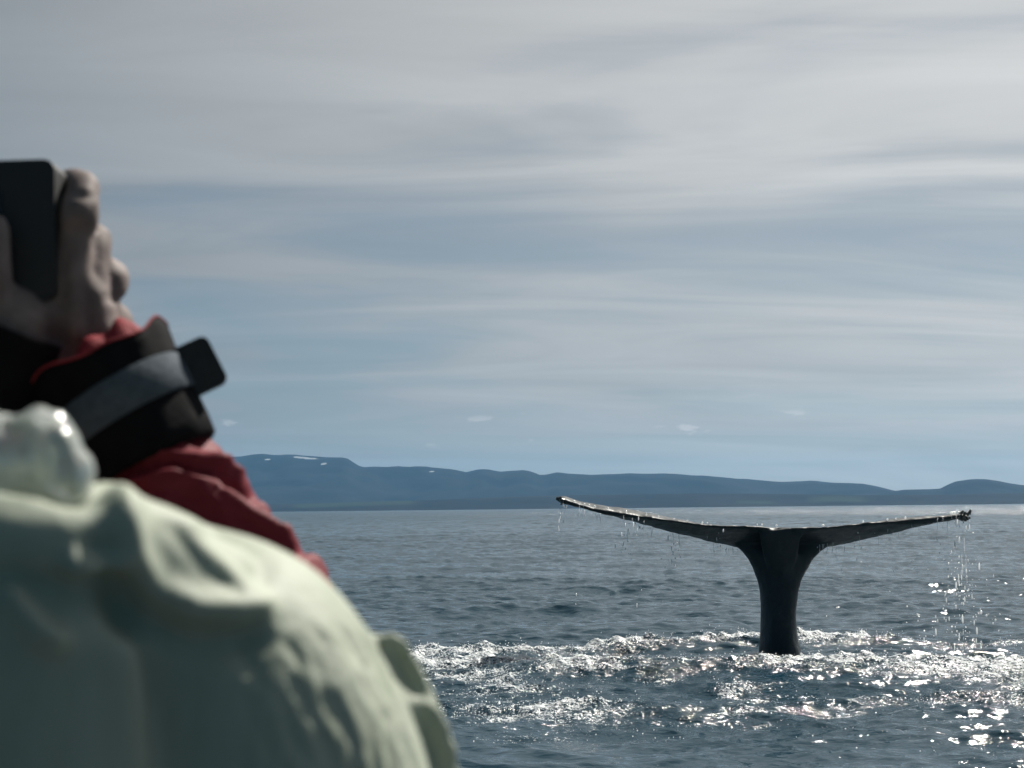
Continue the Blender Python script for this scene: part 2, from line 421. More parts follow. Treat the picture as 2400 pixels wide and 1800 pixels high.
ridge = [(-3000, 1120), (-2200, 1085), (-1500, 1100), (-800, 1060), (-200, 1090), (200, 1082), (400, 1078), (510, 1072), (560, 1070),
         (590, 1065), (640, 1066), (700, 1068), (760, 1072), (806, 1073), (818, 1078), (836, 1090), (848, 1096), (872, 1094), (890, 1095),
         (905, 1096), (930, 1094), (960, 1096), (978, 1093), (1000, 1093), (1020, 1097), (1060, 1100), (1098, 1107), (1112, 1101),
         (1140, 1100), (1160, 1105), (1172, 1107), (1200, 1104), (1222, 1102), (1245, 1105), (1265, 1112), (1285, 1112), (1303, 1108),
         (1330, 1111), (1400, 1113), (1450, 1112), (1520, 1110), (1580, 1110), (1640, 1115), (1700, 1119), (1800, 1128), (1850, 1130),
         (1910, 1127), (1950, 1131), (2020, 1134), (2060, 1142), (2100, 1152), (2160, 1160), (2300, 1165), (2700, 1160), (3400, 1150), (4200, 1120), (5200, 1130)]
h1 = land('mountains', ridge, 15500.0, 5200.0, 3000.0, 620, 46, 900.0, 41, None,
          snow=[([(618, 1076), (634, 1077)], 3.0), ([(692, 1071), (745, 1076)], 2.6), ([(752, 1081), (766, 1092)], 2.4), ([(1012, 1106), (1018, 1110)], 2.2), ([(840, 1104), (846, 1109)], 1.8)])
tag(h1, kind='structure', label='long flat-topped blue mountain range with small snow patches')
knob = [(1960, 1176), (2050, 1158), (2120, 1148), (2180, 1147), (2205, 1145), (2225, 1135), (2245, 1127), (2275, 1123), (2310, 1123), (2340, 1127),
        (2370, 1133), (2400, 1137), (2440, 1141), (2520, 1150), (2700, 1158), (2900, 1176)]
h2 = land('hill', knob, 13200.0, 2500.0, 2000.0, 180, 36, 700.0, 55, None)
tag(h2, kind='structure', label='rounded blue hill rising beyond the right fluke')
low = [(-3400, 1170), (-1500, 1172), (0, 1176), (600, 1182), (800, 1178), (1000, 1172), (1150, 1166), (1350, 1160), (1500, 1158), (1650, 1156), (1760, 1157),
       (1900, 1158), (2000, 1160), (2160, 1160), (2300, 1157), (2500, 1155), (3400, 1150), (5600, 1150)]
h3 = land('coastal_plain', low, 9800.0, 1200.0, 2600.0, 420, 30, 500.0, 66, None,
          green=[([(1900, 1172), (1960, 1168), (2030, 1172)], 7.0), ([(700, 1186), (960, 1178)], 5.0), ([(1720, 1176), (1800, 1178)], 4.0)])
tag(h3, kind='structure', label='low coastal plain with green fields along the far shore')

# ------------------------------------------------------------------ whale tail
m_wh, B, bs, out = mat('wet whale skin')
tco = B.n('ShaderNodeTexCoord').outputs['Object']
n1 = B.n('ShaderNodeTexNoise', {'Vector': tco, 'Scale': 5.0, 'Detail': 6.0, 'Roughness': 0.65}).outputs[0]
n2 = B.n('ShaderNodeTexNoise', {'Vector': tco, 'Scale': 38.0, 'Detail': 3.0}).outputs[0]
n3 = B.n('ShaderNodeTexVoronoi', {'Vector': tco, 'Scale': 16.0}).outputs['Distance']
cb = B.mix(B.ramp(n1, 0.50, 0.70), (0.040, 0.048, 0.051), (0.056, 0.063, 0.066))
cb = B.mix(B.m('MULTIPLY', B.ramp(n3, 0.10, 0.05), B.ramp(n1, 0.5, 0.6)), cb, (0.12, 0.12, 0.115))
m_wh.node_tree.links.new(cb, bs.inputs['Base Color'])
bs.inputs['Roughness'].default_value = 0.42; bs.inputs['IOR'].default_value = 1.33; bs.inputs['Specular IOR Level'].default_value = 0.3
bb = B.n('ShaderNodeBump', {'Height': B.m('ADD', n2, B.m('MULTIPLY', n1, 2.0)), 'Strength': 0.35, 'Distance': 0.012})
m_wh.node_tree.links.new(bb.outputs[0], bs.inputs['Normal'])

topN = [(1304, 1166), (1322, 1168), (1346, 1176), (1393, 1188), (1468, 1200), (1515, 1207), (1581, 1217), (1647, 1226), (1703, 1229), (1774, 1230),
        (1821, 1232), (1882, 1233), (1929, 1232), (1985, 1227), (2051, 1221), (2126, 1214), (2200, 1207), (2240, 1203), (2272, 1202)]
botB = [(1304, 1181), (1346, 1189), (1398, 1205), (1468, 1223), (1543, 1241), (1609, 1257), (1670, 1273), (1740, 1290), (1830, 1300), (1905, 1292),
        (1962, 1284), (2013, 1270), (2089, 1252), (2173, 1232), (2239, 1219), (2272, 1217)]
tN = np.array(topN, float); bN = np.array(botB, float)
PX = WY * 1.0 / FPX                              # metres per photograph pixel at the tail
rings = []; NS = 90; NR = 22
for px in np.linspace(1304, 2272, NS):
    yt = np.interp(px, tN[:, 0], tN[:, 1]); yb = np.interp(px, bN[:, 0], bN[:, 1])
    s = (px - 1826) / (1826 - 1304) if px < 1826 else (px - 1826) / (2272 - 1826)
    a = abs(s)
    hm = (yb - yt) / 2; mid = (yb + yt) / 2
    tip = ss(np.array([a]), 0.45, 0.95)[0]
    rn = 4.0 * (1 - tip) + hm * tip                                   # near edge half thickness, px
    cn = (yt + 4.0) * (1 - tip) + mid * tip
    rf = (12.0 * (1 - tip) + hm * 0.55 * tip); 
    cf = (yb - 12.0) * (1 - tip) + ((yt - 4.5) if s < 0 else mid) * tip
    yn = WY - 0.48 - 0.10 * a ** 2 + 0.17 * math.exp(-(s / 0.05) ** 2) + 0.015 * math.sin(px * 0.11) * (1 - tip)
    yf = WY + 0.30 - 0.52 * a ** 1.8 - 0.12 * ss(np.array([a]), 0.85, 1.0)[0]
    N0 = at(px, cn, yn); K0 = at(px, cf, yf)
    if a > 0.965:                                                     # rounded tips
        kk = math.sqrt(max(0.05, 1 - ((a - 0.965) / 0.035) ** 2)); rn *= kk; rf *= kk
    ring = []
    for k in range(NR):
        th = 2 * math.pi * k / NR
        uu = 0.5 - 0.5 * math.cos(th)                                 # 0 near edge, 1 far edge
        c = N0 + (K0 - N0) * uu
        half_t = (rn * (1 - uu) + rf * uu) * PX * (abs(math.sin(th)) ** 0.55 if 0 < uu < 1 else 0)
        half_t *= 1 + 0.9 * (1 - tip) * math.sin(math.pi * min(1, uu * 0.9)) * 0.8
        ring.append(c + np.array([0, 0, half_t if th < math.pi else -half_t]))
    rings.append(ring)
Vw = np.array(rings).reshape(-1, 3); Qw = []
for i in range(NS - 1):
    for k in range(NR):
        q = (k + 1) % NR; Qw.append((i * NR + k, i * NR + q, (i + 1) * NR + q, (i + 1) * NR + k))
for base, fl in ((0, False), ((NS - 1) * NR, True)):
    c = len(Vw); Vw = np.vstack([Vw, Vw[base:base + NR].mean(0)])
    for k in range(NR):
        q = (k + 1) % NR; Qw.append((base + k, base + q, c, c) if fl else (base + q, base + k, c, c))
stock = [(1700, 1990, 1262, .10), (1722, 1945, 1276, .15), (1740, 1922, 1292, .21), (1752, 1905, 1308, .25), (1766, 1890, 1335, .28), (1776, 1877, 1360, .30), (1782, 1868, 1388, .31), (1785, 1864, 1426, .32),
         (1785, 1864, 1460, .33), (1783, 1869, 1496, .34), (1781, 1876, 1535, .36)]
path = []; rads = []
for l, r_, y_, dep in stock:
    p = at((l + r_) / 2, y_, WY); path.append(p); rads.append(((r_ - l) / 2 * PX, dep))
b0 = path[-1]
for dz, dy, ra, rb in ((-0.35, .05, .30, .42), (-0.9, .30, .42, .55), (-1.6, 0.9, .62, .72), (-2.2, 1.6, .70, .78)):
    path.append(np.array([b0[0], b0[1] + dy, dz])); rads.append((ra, rb))
def level_tube(path, rads, n=32):
    V = []; Q = []; m = len(path)
    for p, (ra, rb) in zip(path, rads):
        for k in range(n):
            th = 2 * math.pi * k / n; V.append((p[0] + ra * math.cos(th), p[1] + rb * math.sin(th), p[2]))
    for i in range(m - 1):
        for k in range(n):
            q = (k + 1) % n; Q.append((i * n + k, (i + 1) * n + k, (i + 1) * n + q, i * n + q))
    for base, c, fl in ((0, path[0], 0), ((m - 1) * n, path[-1], 1)):
        ci = len(V); V.append(tuple(c))
        for k in range(n):
            q = (k + 1) % n; Q.append((base + k, base + q, ci, ci) if not fl else (base + q, base + k, ci, ci))
    return np.array(V), Q
Vs, Qs = level_tube(path, rads)
# ridge of the tail stock running on to the trailing edge
keel = [(*at(1829, 1330, WY - 0.20), .15, .12), (*at(1829, 1290, WY - 0.27), .20, .10), (*at(1829, 1262, WY - 0.34), .22, .07), (*at(1829, 1246, WY - 0.40), .23, .04)]
me = union('whale', [(Vw, Qw), (Vs, Qs), stube(keel, 10, 20, up=(0, 1, 0))], 0.0185, 9, 0.5)
P = get_co(me); Nn = get_no(me)
P += Nn * (0.006 * fbm(P * 5.0, 4, 77) + 0.004 * fbm(P * np.array([14., 4., 4.]), 3, 78))[:, None]
set_co(me, P)
whale = link('whale', me, m_wh)
tag(whale, 'dark wet whale tail raised with wide flukes dripping over the sea', 'whale')
# barnacles crusted on the fluke tips
bm = bmesh.new()
bmesh.ops.create_cone(bm, cap_ends=True, segments=7, radius1=0.024, radius2=0.011, depth=0.045)
bme = bpy.data.meshes.new('barnacle'); bm.to_mesh(bme); bm.free(); 
m_bar, B, bs, out = mat('barnacle shell')
n1 = B.n('ShaderNodeTexNoise', {'Scale': 60.0, 'Detail': 3.0}).outputs[0]
m_bar.node_tree.links.new(B.mix(n1, (0.025, 0.027, 0.028), (0.11, 0.11, 0.10)), bs.inputs['Base Color']); bs.inputs['Roughness'].default_value = 0.4
bme.materials.append(m_bar)
def barnacle(c, dirv, s, lng=1.0):
    o = bpy.data.objects.new('barnacle', bme); COL.objects.link(o); o.parent = whale
    o.location = c; o.rotation_euler = Vector(dirv).to_track_quat('Z', 'X').to_euler(); o.scale = (s, s, s * lng)
rb = random.Random(4)
for k in range(22):
    th = rb.uniform(0, 2 * math.pi); px = 2250 + rb.uniform(0, 24)
    c = at(px, 1209 + 9 * math.sin(th), WY - 0.60 + 0.04 * rb.uniform(-1, 1))
    barnacle(c, (0.5 + rb.uniform(-.3, .9), -0.5 * abs(math.cos(th)), 1.1 * -math.sin(th)), rb.uniform(.55, 1.0), rb.uniform(.6, 1.25))
for k in range(11):
    th = rb.uniform(0, 2 * math.pi); px = 1302 + rb.uniform(0, 16)
    c = at(px, 1174 + 7 * math.sin(th), WY - 0.60)
    barnacle(c, (-0.8 + rb.uniform(-.3, .6), -0.5, -1.0 * math.sin(th)), rb.uniform(.5, .9), rb.uniform(.7, 1.2))

# ------------------------------------------------------------------ drops of water
m_drop, B, bs, out = mat('water drops in sunlight')
bs.inputs['Base Color'].default_value = (0.90, 0.93, 0.95, 1); bs.inputs['Roughness'].default_value = 0.12
bs.inputs['IOR'].default_value = 1.333
trn = B.n('ShaderNodeBsdfTranslucent', {'Color': (0.9, 0.92, 0.93, 1)})
gls = B.n('ShaderNodeBsdfGlass', {'Color': (1, 1, 1, 1), 'Roughness': 0.08, 'IOR': 1.333})
gl2 = B.n('ShaderNodeBsdfGlossy', {'Color': (1, 1, 1, 1), 'Roughness': 0.22})
mA = B.n('ShaderNodeMixShader', {0: 0.75, 1: gls.outputs[0], 2: trn.outputs[0]})
mB = B.n('ShaderNodeMixShader', {0: 0.25, 1: mA.outputs[0], 2: gl2.outputs[0]})
m_drop.node_tree.links.new(mB.outputs[0], out.inputs[0])
bm = bmesh.new(); bmesh.ops.create_icosphere(bm, subdivisions=1, radius=1.0)
IV = np.array([v.co[:] for v in bm.verts]); IF = np.array([[v.index for v in f.verts] for f in bm.faces]); bm.free()
def drops(name, C, S, stretch=None):
    C = np.asarray(C); S = np.asarray(S); n = len(C)
    sv = np.ones((n, 1, 3)); sv[:, 0, 2] = 1.0 if stretch is None else stretch
    Vd = (C[:, None, :] + IV[None] * S[:, None, None] * sv).reshape(-1, 3)
    Fd = (IF[None] + (np.arange(n) * len(IV))[:, None, None]).reshape(-1, 3)
    return link(name, mesh_np(name, Vd, Fd), m_drop)
rg = np.random.default_rng(5); C = []; S = []; T = []
def fall(px0, py0, py1, Yd, n, wid0, wid1, s0, s1):
    for k in range(n):
        f = rg.random() ** 0.8; py = py0 + (py1 - py0) * f; px = px0 + rg.normal() * (wid0 + (wid1 - wid0) * f)
        C.append(at(px, py, Yd + rg.normal() * 0.12)); S.append(rg.uniform(s0, s1) * (1.0 if rg.random() > .1 else 1.6)); T.append(rg.choice([1.0, 1.0, 1.8, 5.0]))
fall(2262, 1222, 1530, WY - .55, 110, 9, 26, .003, .0085)
fall(2235, 1222, 1530, WY - .55, 60, 10, 40, .003, .0075)
fall(2185, 1240, 1530, WY - .5, 30, 25, 45, .003, .007)
fall(1315, 1186, 1265, WY - .55, 22, 3, 8, .003, .006)
fall(1470, 1206, 1300, WY - .5, 26, 5, 14, .003, .007)
fall(1492, 1208, 1250, WY - .5, 18, 4, 10, .003, .006)
fall(1583, 1260, 1340, WY - .5, 16, 6, 14, .003, .007)
fall(1690, 1235, 1290, WY - .5, 12, 5, 16, .003, .006)
fall(2000, 1235, 1400, WY - .5, 26, 60, 80, .003, .007)
fall(1520, 1230, 1420, WY - .4, 18, 80, 120, .003, .007)
fall(2330, 1320, 1480, WY - .3, 12, 40, 40, .003, .008)
def string(px, py0, ln, Yd):
    n = int(ln / 2.2); sw = rg.uniform(-.12, .12)
    for k in range(n):
        f = k / n
        C.append(at(px + sw * f * ln + rg.normal() * .35, py0 + f * ln, Yd)); S.append(rg.uniform(.0018, .0036) * (1 - .3 * f)); T.append(rg.uniform(1.5, 4.0))
for k in range(46):
    px = rg.choice([rg.uniform(1310, 1780), rg.uniform(1890, 2270)]); a = abs((px - 1826) / 480.0)
    string(px, np.interp(px, bN[:, 0], bN[:, 1]) - (12 if rg.random() < .5 else -1), rg.uniform(6, 30) * (1.6 if px > 2180 else 1.0), WY - .5 - .1 * a * a)
for k in range(7): string(rg.normal(2258, 14), rg.uniform(1218, 1400), rg.uniform(15, 45), WY - .55)
for px in (1346, 1370, 1381, 1394, 1425, 1468, 1515, 1544, 1580, 1611, 1646, 1658, 1775, 1786, 1820, 1930, 1928, 2023, 2080, 2100, 2122, 2230, 2236, 2248, 2250):
    yt = np.interp(px, tN[:, 0], tN[:, 1]); a = abs((px - 1826) / 480.0)
    C.append(at(px, yt - 1.0, WY - 0.48 - 0.10 * a * a)); S.append(rg.uniform(.008, .015) * (1.5 if px > 2225 else 1)); T.append(1.0)
o = drops('falling_drops', C, S, np.array(T)); tag(o, 'bright water drops falling and dripping from the flukes', 'water drops', kind='stuff')
# spray thrown up over the broken water
n = 17000; xs = rg.uniform(-2.2, 8.5, n); ys = rg.uniform(8.8, WY + 2.2, n)
hh, dx, dy, chv = sea_height(xs, ys)
keep = rg.random(n) < np.clip(chv, 0, 1) ** 2.2
xs, ys, hh, dx, dy = xs[keep], ys[keep], hh[keep], dx[keep], dy[keep]
C = np.stack([xs + dx, ys + dy, hh + 0.004 + rg.exponential(0.022, len(xs))], -1); S = rg.uniform(.0022, .0070, len(xs))
o = drops('spray', C, S); tag(o, 'glittering spray and foam flecks over the churned water', 'spray', kind='stuff')

# ------------------------------------------------------------------ the air over the bay
hm_, B, bs, out = mat('haze')
hm_.node_tree.nodes.remove(bs)
pvn = B.n('ShaderNodeVolumePrincipled', {'Color': (0.20, 0.57, 1.0, 1), 'Density': 2.2e-5, 'Anisotropy': 0.0})
hm_.node_tree.links.new(pvn.outputs[0], out.inputs['Volume'])
bm = bmesh.new(); bmesh.ops.create_cube(bm, size=1.0)
hme = bpy.data.meshes.new('haze'); bm.to_mesh(hme); bm.free()
hz = link('haze', hme, hm_); hz.scale = (52000, 44000, 720); hz.location = (0, 0, 720 / 2 - 8.0)
tag(hz, 'pale blue haze lying over the bay', 'haze', kind='stuff')

# ------------------------------------------------------------------ boat under the watchers (below the picture's edge)
DECK = 0.20
m_rub, B, bs, out = mat('grey boat rubber')
n1 = B.n('ShaderNodeTexNoise', {'Scale': 40.0, 'Detail': 4.0}).outputs[0]
m_rub.node_tree.links.new(B.mix(n1, (0.035, 0.037, 0.04), (0.06, 0.062, 0.065)), bs.inputs['Base Color']); bs.inputs['Roughness'].default_value = 0.55
m_dk, B, bs, out = mat('dark deck')
n1 = B.n('ShaderNodeTexNoise', {'Scale': 25.0, 'Detail': 5.0}).outputs[0]
m_dk.node_tree.links.new(B.mix(n1, (0.05, 0.052, 0.055), (0.09, 0.09, 0.09)), bs.inputs['Base Color']); bs.inputs['Roughness'].default_value = 0.8
boat = empty('boat'); tag(boat, 'low grey inflatable boat carrying the two watchers', 'boat')
line = spline([(-1.25, -2.6, .36), (-1.3, -1.0, .36), (-1.28, .6, .36), (-1.0, 1.7, .40), (-.45, 2.35, .46), (0, 2.5, .48), (.45, 2.35, .46), (1.0, 1.7, .40), (1.28, .6, .36), (1.3, -1.0, .36), (1.25, -2.6, .36)], 70)
link('tube', raw_mesh('tube', [stube([(*p, .22, .22) for p in line], 70, 24)]), m_rub, boat)
hv = [(p[0] * .97, p[1] * .97, DECK) for p in line]; kv = [(p[0] * .7, p[1] * .85, -.35) for p in line]; n = len(hv)
me = bpy.data.meshes.new('hull'); me.from_pydata(hv + kv, [], [list(range(n))[::-1], list(range(n, 2 * n))] + [[i, (i + 1) % n, n + (i + 1) % n, n + i] for i in range(n)])
me.update(); link('hull', me, m_dk, boat)

# ------------------------------------------------------------------ cloth and skin
def cloth(name, c1, c2, rough, bump, scale, sheen=0.0, scl=(1, 1, 1), trans=0.0, spec=0.3):
    m, B, bs, out = mat(name); t = m.node_tree
    tco = B.n('ShaderNodeTexCoord').outputs['Object']
    mp = B.n('ShaderNodeMapping', {0: tco, 3: scl}).outputs[0]
    n1 = B.n('ShaderNodeTexNoise', {'Vector': mp, 'Scale': scale, 'Detail': 5.0, 'Roughness': 0.6}).outputs[0]
    n2 = B.n('ShaderNodeTexNoise', {'Vector': tco, 'Scale': 900.0, 'Detail': 1.0}).outputs[0]
    t.links.new(B.mix(B.ramp(n1, 0.3, 0.7), c1, c2), bs.inputs['Base Color'])
    bs.inputs['Roughness'].default_value = rough; bs.inputs['Specular IOR Level'].default_value = spec
    b = B.n('ShaderNodeBump', {'Height': B.m('ADD', n1, B.m('MULTIPLY', n2, 0.06)), 'Strength': bump, 'Distance': 0.004})
    t.links.new(b.outputs[0], bs.inputs['Normal'])
    if trans:
        tr = B.n('ShaderNodeBsdfTranslucent', {'Color': (*c2, 1)})
        mm = B.n('ShaderNodeMixShader', {0: trans, 1: bs.outputs[0], 2: tr.outputs[0]}); t.links.new(mm.outputs[0], out.inputs[0])
    return m
m_pale = cloth('pale mint rain cloth', (0.30, 0.335, 0.26), (0.34, 0.37, 0.30), 0.60, 0.35, 60.0, scl=(1.0, 1.0, 0.3), spec=0.25)
m_red = cloth('red jacket cloth', (0.135, 0.015, 0.022), (0.165, 0.020, 0.028), 0.62, 0.4, 45.0, spec=0.15)
m_lin = cloth('red lining', (0.20, 0.022, 0.028), (0.24, 0.03, 0.036), 0.7, 0.6, 70.0, spec=0.15)
m_blk = cloth('black webbing', (0.014, 0.015, 0.016), (0.022, 0.023, 0.025), 0.6, 0.3, 200.0)
m_cuff = cloth('charcoal cuff', (0.006, 0.006, 0.007), (0.008, 0.008, 0.009), 0.85, 0.4, 60.0, spec=0.08)
m_strip = cloth('grey reflective strip', (0.058, 0.073, 0.088), (0.078, 0.095, 0.112), 0.8, 0.3, 120.0, spec=0.1)
m_trs = cloth('dark trousers', (0.02, 0.024, 0.03), (0.03, 0.034, 0.04), 0.8, 0.4, 50.0)
m_boot = cloth('rubber boots', (0.015, 0.015, 0.015), (0.03, 0.03, 0.03), 0.4, 0.2, 50.0)
m_knit = cloth('dark knit', (0.02, 0.022, 0.03), (0.04, 0.042, 0.05), 0.9, 0.8, 150.0)
m_hair = cloth('brown hair', (0.03, 0.018, 0.01), (0.06, 0.035, 0.02), 0.6, 0.8, 80.0, scl=(1, 1, .2))
m_skin, B, bs, out = mat('skin')
tco = B.n('ShaderNodeTexCoord').outputs['Object']
n1 = B.n('ShaderNodeTexNoise', {'Vector': tco, 'Scale': 35.0, 'Detail': 4.0}).outputs[0]
n2 = B.n('ShaderNodeTexNoise', {'Vector': tco, 'Scale': 260.0, 'Detail': 3.0}).outputs[0]
m_skin.node_tree.links.new(B.mix(B.ramp(n1, 0.3, 0.7), (0.12, 0.094, 0.088), (0.19, 0.15, 0.138)), bs.inputs['Base Color'])
bs.inputs['Roughness'].default_value = 0.68; bs.inputs['Specular IOR Level'].default_value = 0.25; bs.inputs['Subsurface Weight'].default_value = 0.15
bs.inputs['Subsurface Radius'].default_value = (0.01, 0.004, 0.002); bs.inputs['Subsurface Scale'].default_value = 0.4
bb = B.n('ShaderNodeBump', {'Height': B.m('ADD', n1, B.m('MULTIPLY', n2, .4)), 'Strength': 0.3, 'Distance': 0.003}); m_skin.node_tree.links.new(bb.outputs[0], bs.inputs['Normal'])
m_eye, B, bs, out = mat('eye'); bs.inputs['Base Color'].default_value = (0.5, 0.5, 0.48, 1); bs.inputs['Roughness'].default_value = 0.1
m_cam, B, bs, out = mat('matt black camera shell')
n1 = B.n('ShaderNodeTexNoise', {'Scale': 500.0, 'Detail': 2.0}).outputs[0]
bs.inputs['Base Color'].default_value = (0.013, 0.014, 0.015, 1); bs.inputs['Roughness'].default_value = 0.6
bb = B.n('ShaderNodeBump', {'Height': n1, 'Strength': 0.2, 'Distance': 0.001}); m_cam.node_tree.links.new(bb.outputs[0], bs.inputs['Normal'])
m_pl, B, bs, out = mat('clear crumpled plastic')
tco = B.n('ShaderNodeTexCoord').outputs['Object']
n1 = B.n('ShaderNodeTexNoise', {'Vector': tco, 'Scale': 30.0, 'Detail': 3.0, 'Distortion': 1.5}).outputs[0]
bs.inputs['Base Color'].default_value = (0.62, 0.66, 0.62, 1); bs.inputs['Roughness'].default_value = 0.10
bs.inputs['Transmission Weight'].default_value = 0.6; bs.inputs['IOR'].default_value = 1.45
bs.inputs['Coat Weight'].default_value = 0.6; bs.inputs['Coat Roughness'].default_value = 0.08
bb = B.n('ShaderNodeBump', {'Height': n1, 'Strength': 0.6, 'Distance': 0.006}); m_pl.node_tree.links.new(bb.outputs[0], bs.inputs['Normal'])

def sculpt(me, strokes):
    """push cloth in or out along strokes drawn over the surface facing the photographer"""
    P = get_co(me); N = get_no(me); q = to_px(P)
    vw = P - EN; vw /= np.linalg.norm(vw, axis=1)[:, None]
    face = ss(-(N * vw).sum(1), -0.25, 0.15)
    off = np.zeros(len(P))
    for poly, wd, amp in strokes:
        d, _ = seg_dist(q, poly); off += amp * np.exp(-(d / wd) ** 2)
    P += N * (off * face)[:, None]; set_co(me, P)
def folds(me, amp, along, s_al, s_ac, seed, octaves=3):
    P = get_co(me); N = get_no(me); a = np.array(along, float); a /= np.linalg.norm(a)
    b = np.cross(a, (0.3, 0.8, 0.52)); b /= np.linalg.norm(b); c = np.cross(a, b)
    q = np.stack([P @ a / s_al, P @ b / s_ac, P @ c / s_ac], -1)
    n = fbm(q, octaves, seed); n = n - 0.6 * np.abs(fbm(q * 0.7 + 9.1, 2, seed + 5))
    P += N * (amp * n)[:, None]; set_co(me, P)
def head_shapes(c, s=1.0):
    """skull, jaw, nose, brow, ears and neck of a head facing +Y"""
    c = np.array(c)
    o = lambda x, y, z: c + np.array((x, y, z)) * s
    return [ball(o(0, 0, .02), .076 * s, .096 * s, .10 * s), ball(o(0, .03, -.06), .056 * s, .066 * s, .06 * s), ball(o(0, .075, -.10), .026 * s, .022 * s, .02 * s),
            stube([(*o(0, .092, .02), .010 * s, .010 * s), (*o(0, .110, -.015), .012 * s, .013 * s), (*o(0, .106, -.03), .017 * s, .010 * s)], 8, 12),
            ball(o(-.03, .082, .035), .03 * s, .016 * s, .010 * s), ball(o(.03, .082, .035), .03 * s, .016 * s, .010 * s),
            ball(o(0, .088, -.058), .024 * s, .013 * s, .006 * s), ball(o(0, .086, -.070), .021 * s, .013 * s, .006 * s),
            ball(o(-.080, -.005, -.01), .010 * s, .020 * s, .032 * s), ball(o(.080, -.005, -.01), .010 * s, .020 * s, .032 * s),
            stube([(*o(0, -.01, -.04), .055 * s, .055 * s), (*o(0, -.02, -.14), .056 * s, .056 * s), (*o(0, -.02, -.20), .075 * s, .065 * s)], 8, 20)]
def eyes(c, parent, s=1.0):
    for k in (-1, 1):
        e = link('eye', raw_mesh('eye', [ball((c[0] + k * .031 * s, c[1] + .078 * s, c[2] + .012 * s), .0115 * s, n=10)]), m_eye, parent)
def chain(pts): return stube(pts, 4 * len(pts), 14)

# ------------------------------------------------------------------ watcher in the red jacket
pr = empty('person'); 
tag(pr, 'person in red jacket raising a black camera in both hands, arm above pale raincoat', 'person')
RS = np.array((-0.385, 0.99, 1.49)); LS = np.array((-0.775, 0.99, 1.49))
axis = [(630, 1535, 1.165), (560, 1405, 1.18), (470, 1275, 1.20), (385, 1145, 1.234), (300, 1000, 1.244), (228, 855, 1.25)]
aw = [at(*p) for p in axis]; EL = aw[0]; WR = aw[-1]
LE = at(-330, 1580, 1.22); LW = at(32, 768, 1.200)
HC = (-0.60, 1.03, 1.80)
hand = [chain([(*aw[-2], .030, .030), (*WR, .031, .027), (*at(212, 770, 1.25), .036, .026), (*at(200, 700, 1.248), .036, .022)])]
def fing(rows): hand.append(chain([(*at(a, b, c), r, r) for a, b, c, r in rows]))
fing([(205, 840, 1.24, .020), (172, 740, 1.230, .0235), (165, 640, 1.226, .0225), (176, 560, 1.220, .0165), (186, 500, 1.216, .0180), (192, 460, 1.222, .0150), (193, 436, 1.235, .0150), (160, 425, 1.262, .0120)])
fing([(215, 840, 1.245, .020), (205, 730, 1.242, .0215), (205, 630, 1.243, .0195), (218, 575, 1.25, .0165), (222, 560, 1.262, .0150), (190, 540, 1.290, .0125)])
fing([(225, 840, 1.255, .020), (225, 745, 1.258, .0205), (238, 685, 1.262, .0190), (256, 655, 1.272, .0190), (250, 650, 1.298, .0150), (205, 655, 1.312, .0115)])
fing([(240, 850, 1.265, .018), (250, 800, 1.272, .0185), (262, 765, 1.278, .0175), (270, 752, 1.288, .0165), (258, 750, 1.312, .0130), (215, 755, 1.322, .0105)])
fing([(190, 850, 1.245, .024), (140, 810, 1.243, .0260), (95, 750, 1.243, .0250), (60, 700, 1.243, .020)])
fing([(150, 850, 1.235, .020), (70, 830, 1.212, .0190), (20, 775, 1.196, .0160), (-8, 690, 1.184, .0148), (-12, 590, 1.180, .0140), (-8, 530, 1.183, .0110)])
lh = []
def lf(rows): lh.append(chain([(*at(a, b, c), r, r) for a, b, c, r in rows]))
lf([(-20, 930, 1.20, .028), (32, 768, 1.202, .027), (48, 745, 1.212, .030), (42, 735, 1.225, .028)])
lf([(60, 770, 1.222, .017), (98, 722, 1.232, .0160), (92, 660, 1.258, .0130), (80, 600, 1.262, .0115)])
lf([(45, 770, 1.225, .017), (48, 722, 1.240, .0155), (45, 650, 1.262, .0125), (45, 580, 1.264, .011)])
lf([(30, 770, 1.225, .017), (0, 722, 1.240, .0155), (-5, 650, 1.262, .0125), (-5, 580, 1.264, .011)])
lf([(20, 770, 1.225, .016), (-48, 722, 1.238, .0140), (-55, 650, 1.258, .0115), (-55, 600, 1.260, .010)])
lf([(15, 790, 1.205, .018), (-60, 760, 1.196, .0165), (-110, 690, 1.186, .0140), (-115, 620, 1.182, .012)])
LK = DECK + 0.08
def legs(cx, cy, hip):
    sh = []
    for k in (-1, 1):
        sh.append(stube([(cx + k * .09, cy, hip, .085, .085), (cx + k * .10, cy + .01, hip - .2, .080, .080), (cx + k * .11, cy + .02, hip - .40, .058, .058),
                         (cx + k * .115, cy, hip - .55, .055, .055), (cx + k * .12, cy - .01, LK, .04, .042)], 18, 18))
        sh.append(stube([(cx + k * .12, cy - .03, LK - .02, .04, .035), (cx + k * .13, cy + .06, LK - .035, .042, .028), (cx + k * .135, cy + .14, LK - .045, .038, .018)], 8, 14))
    return sh
cx = -0.58
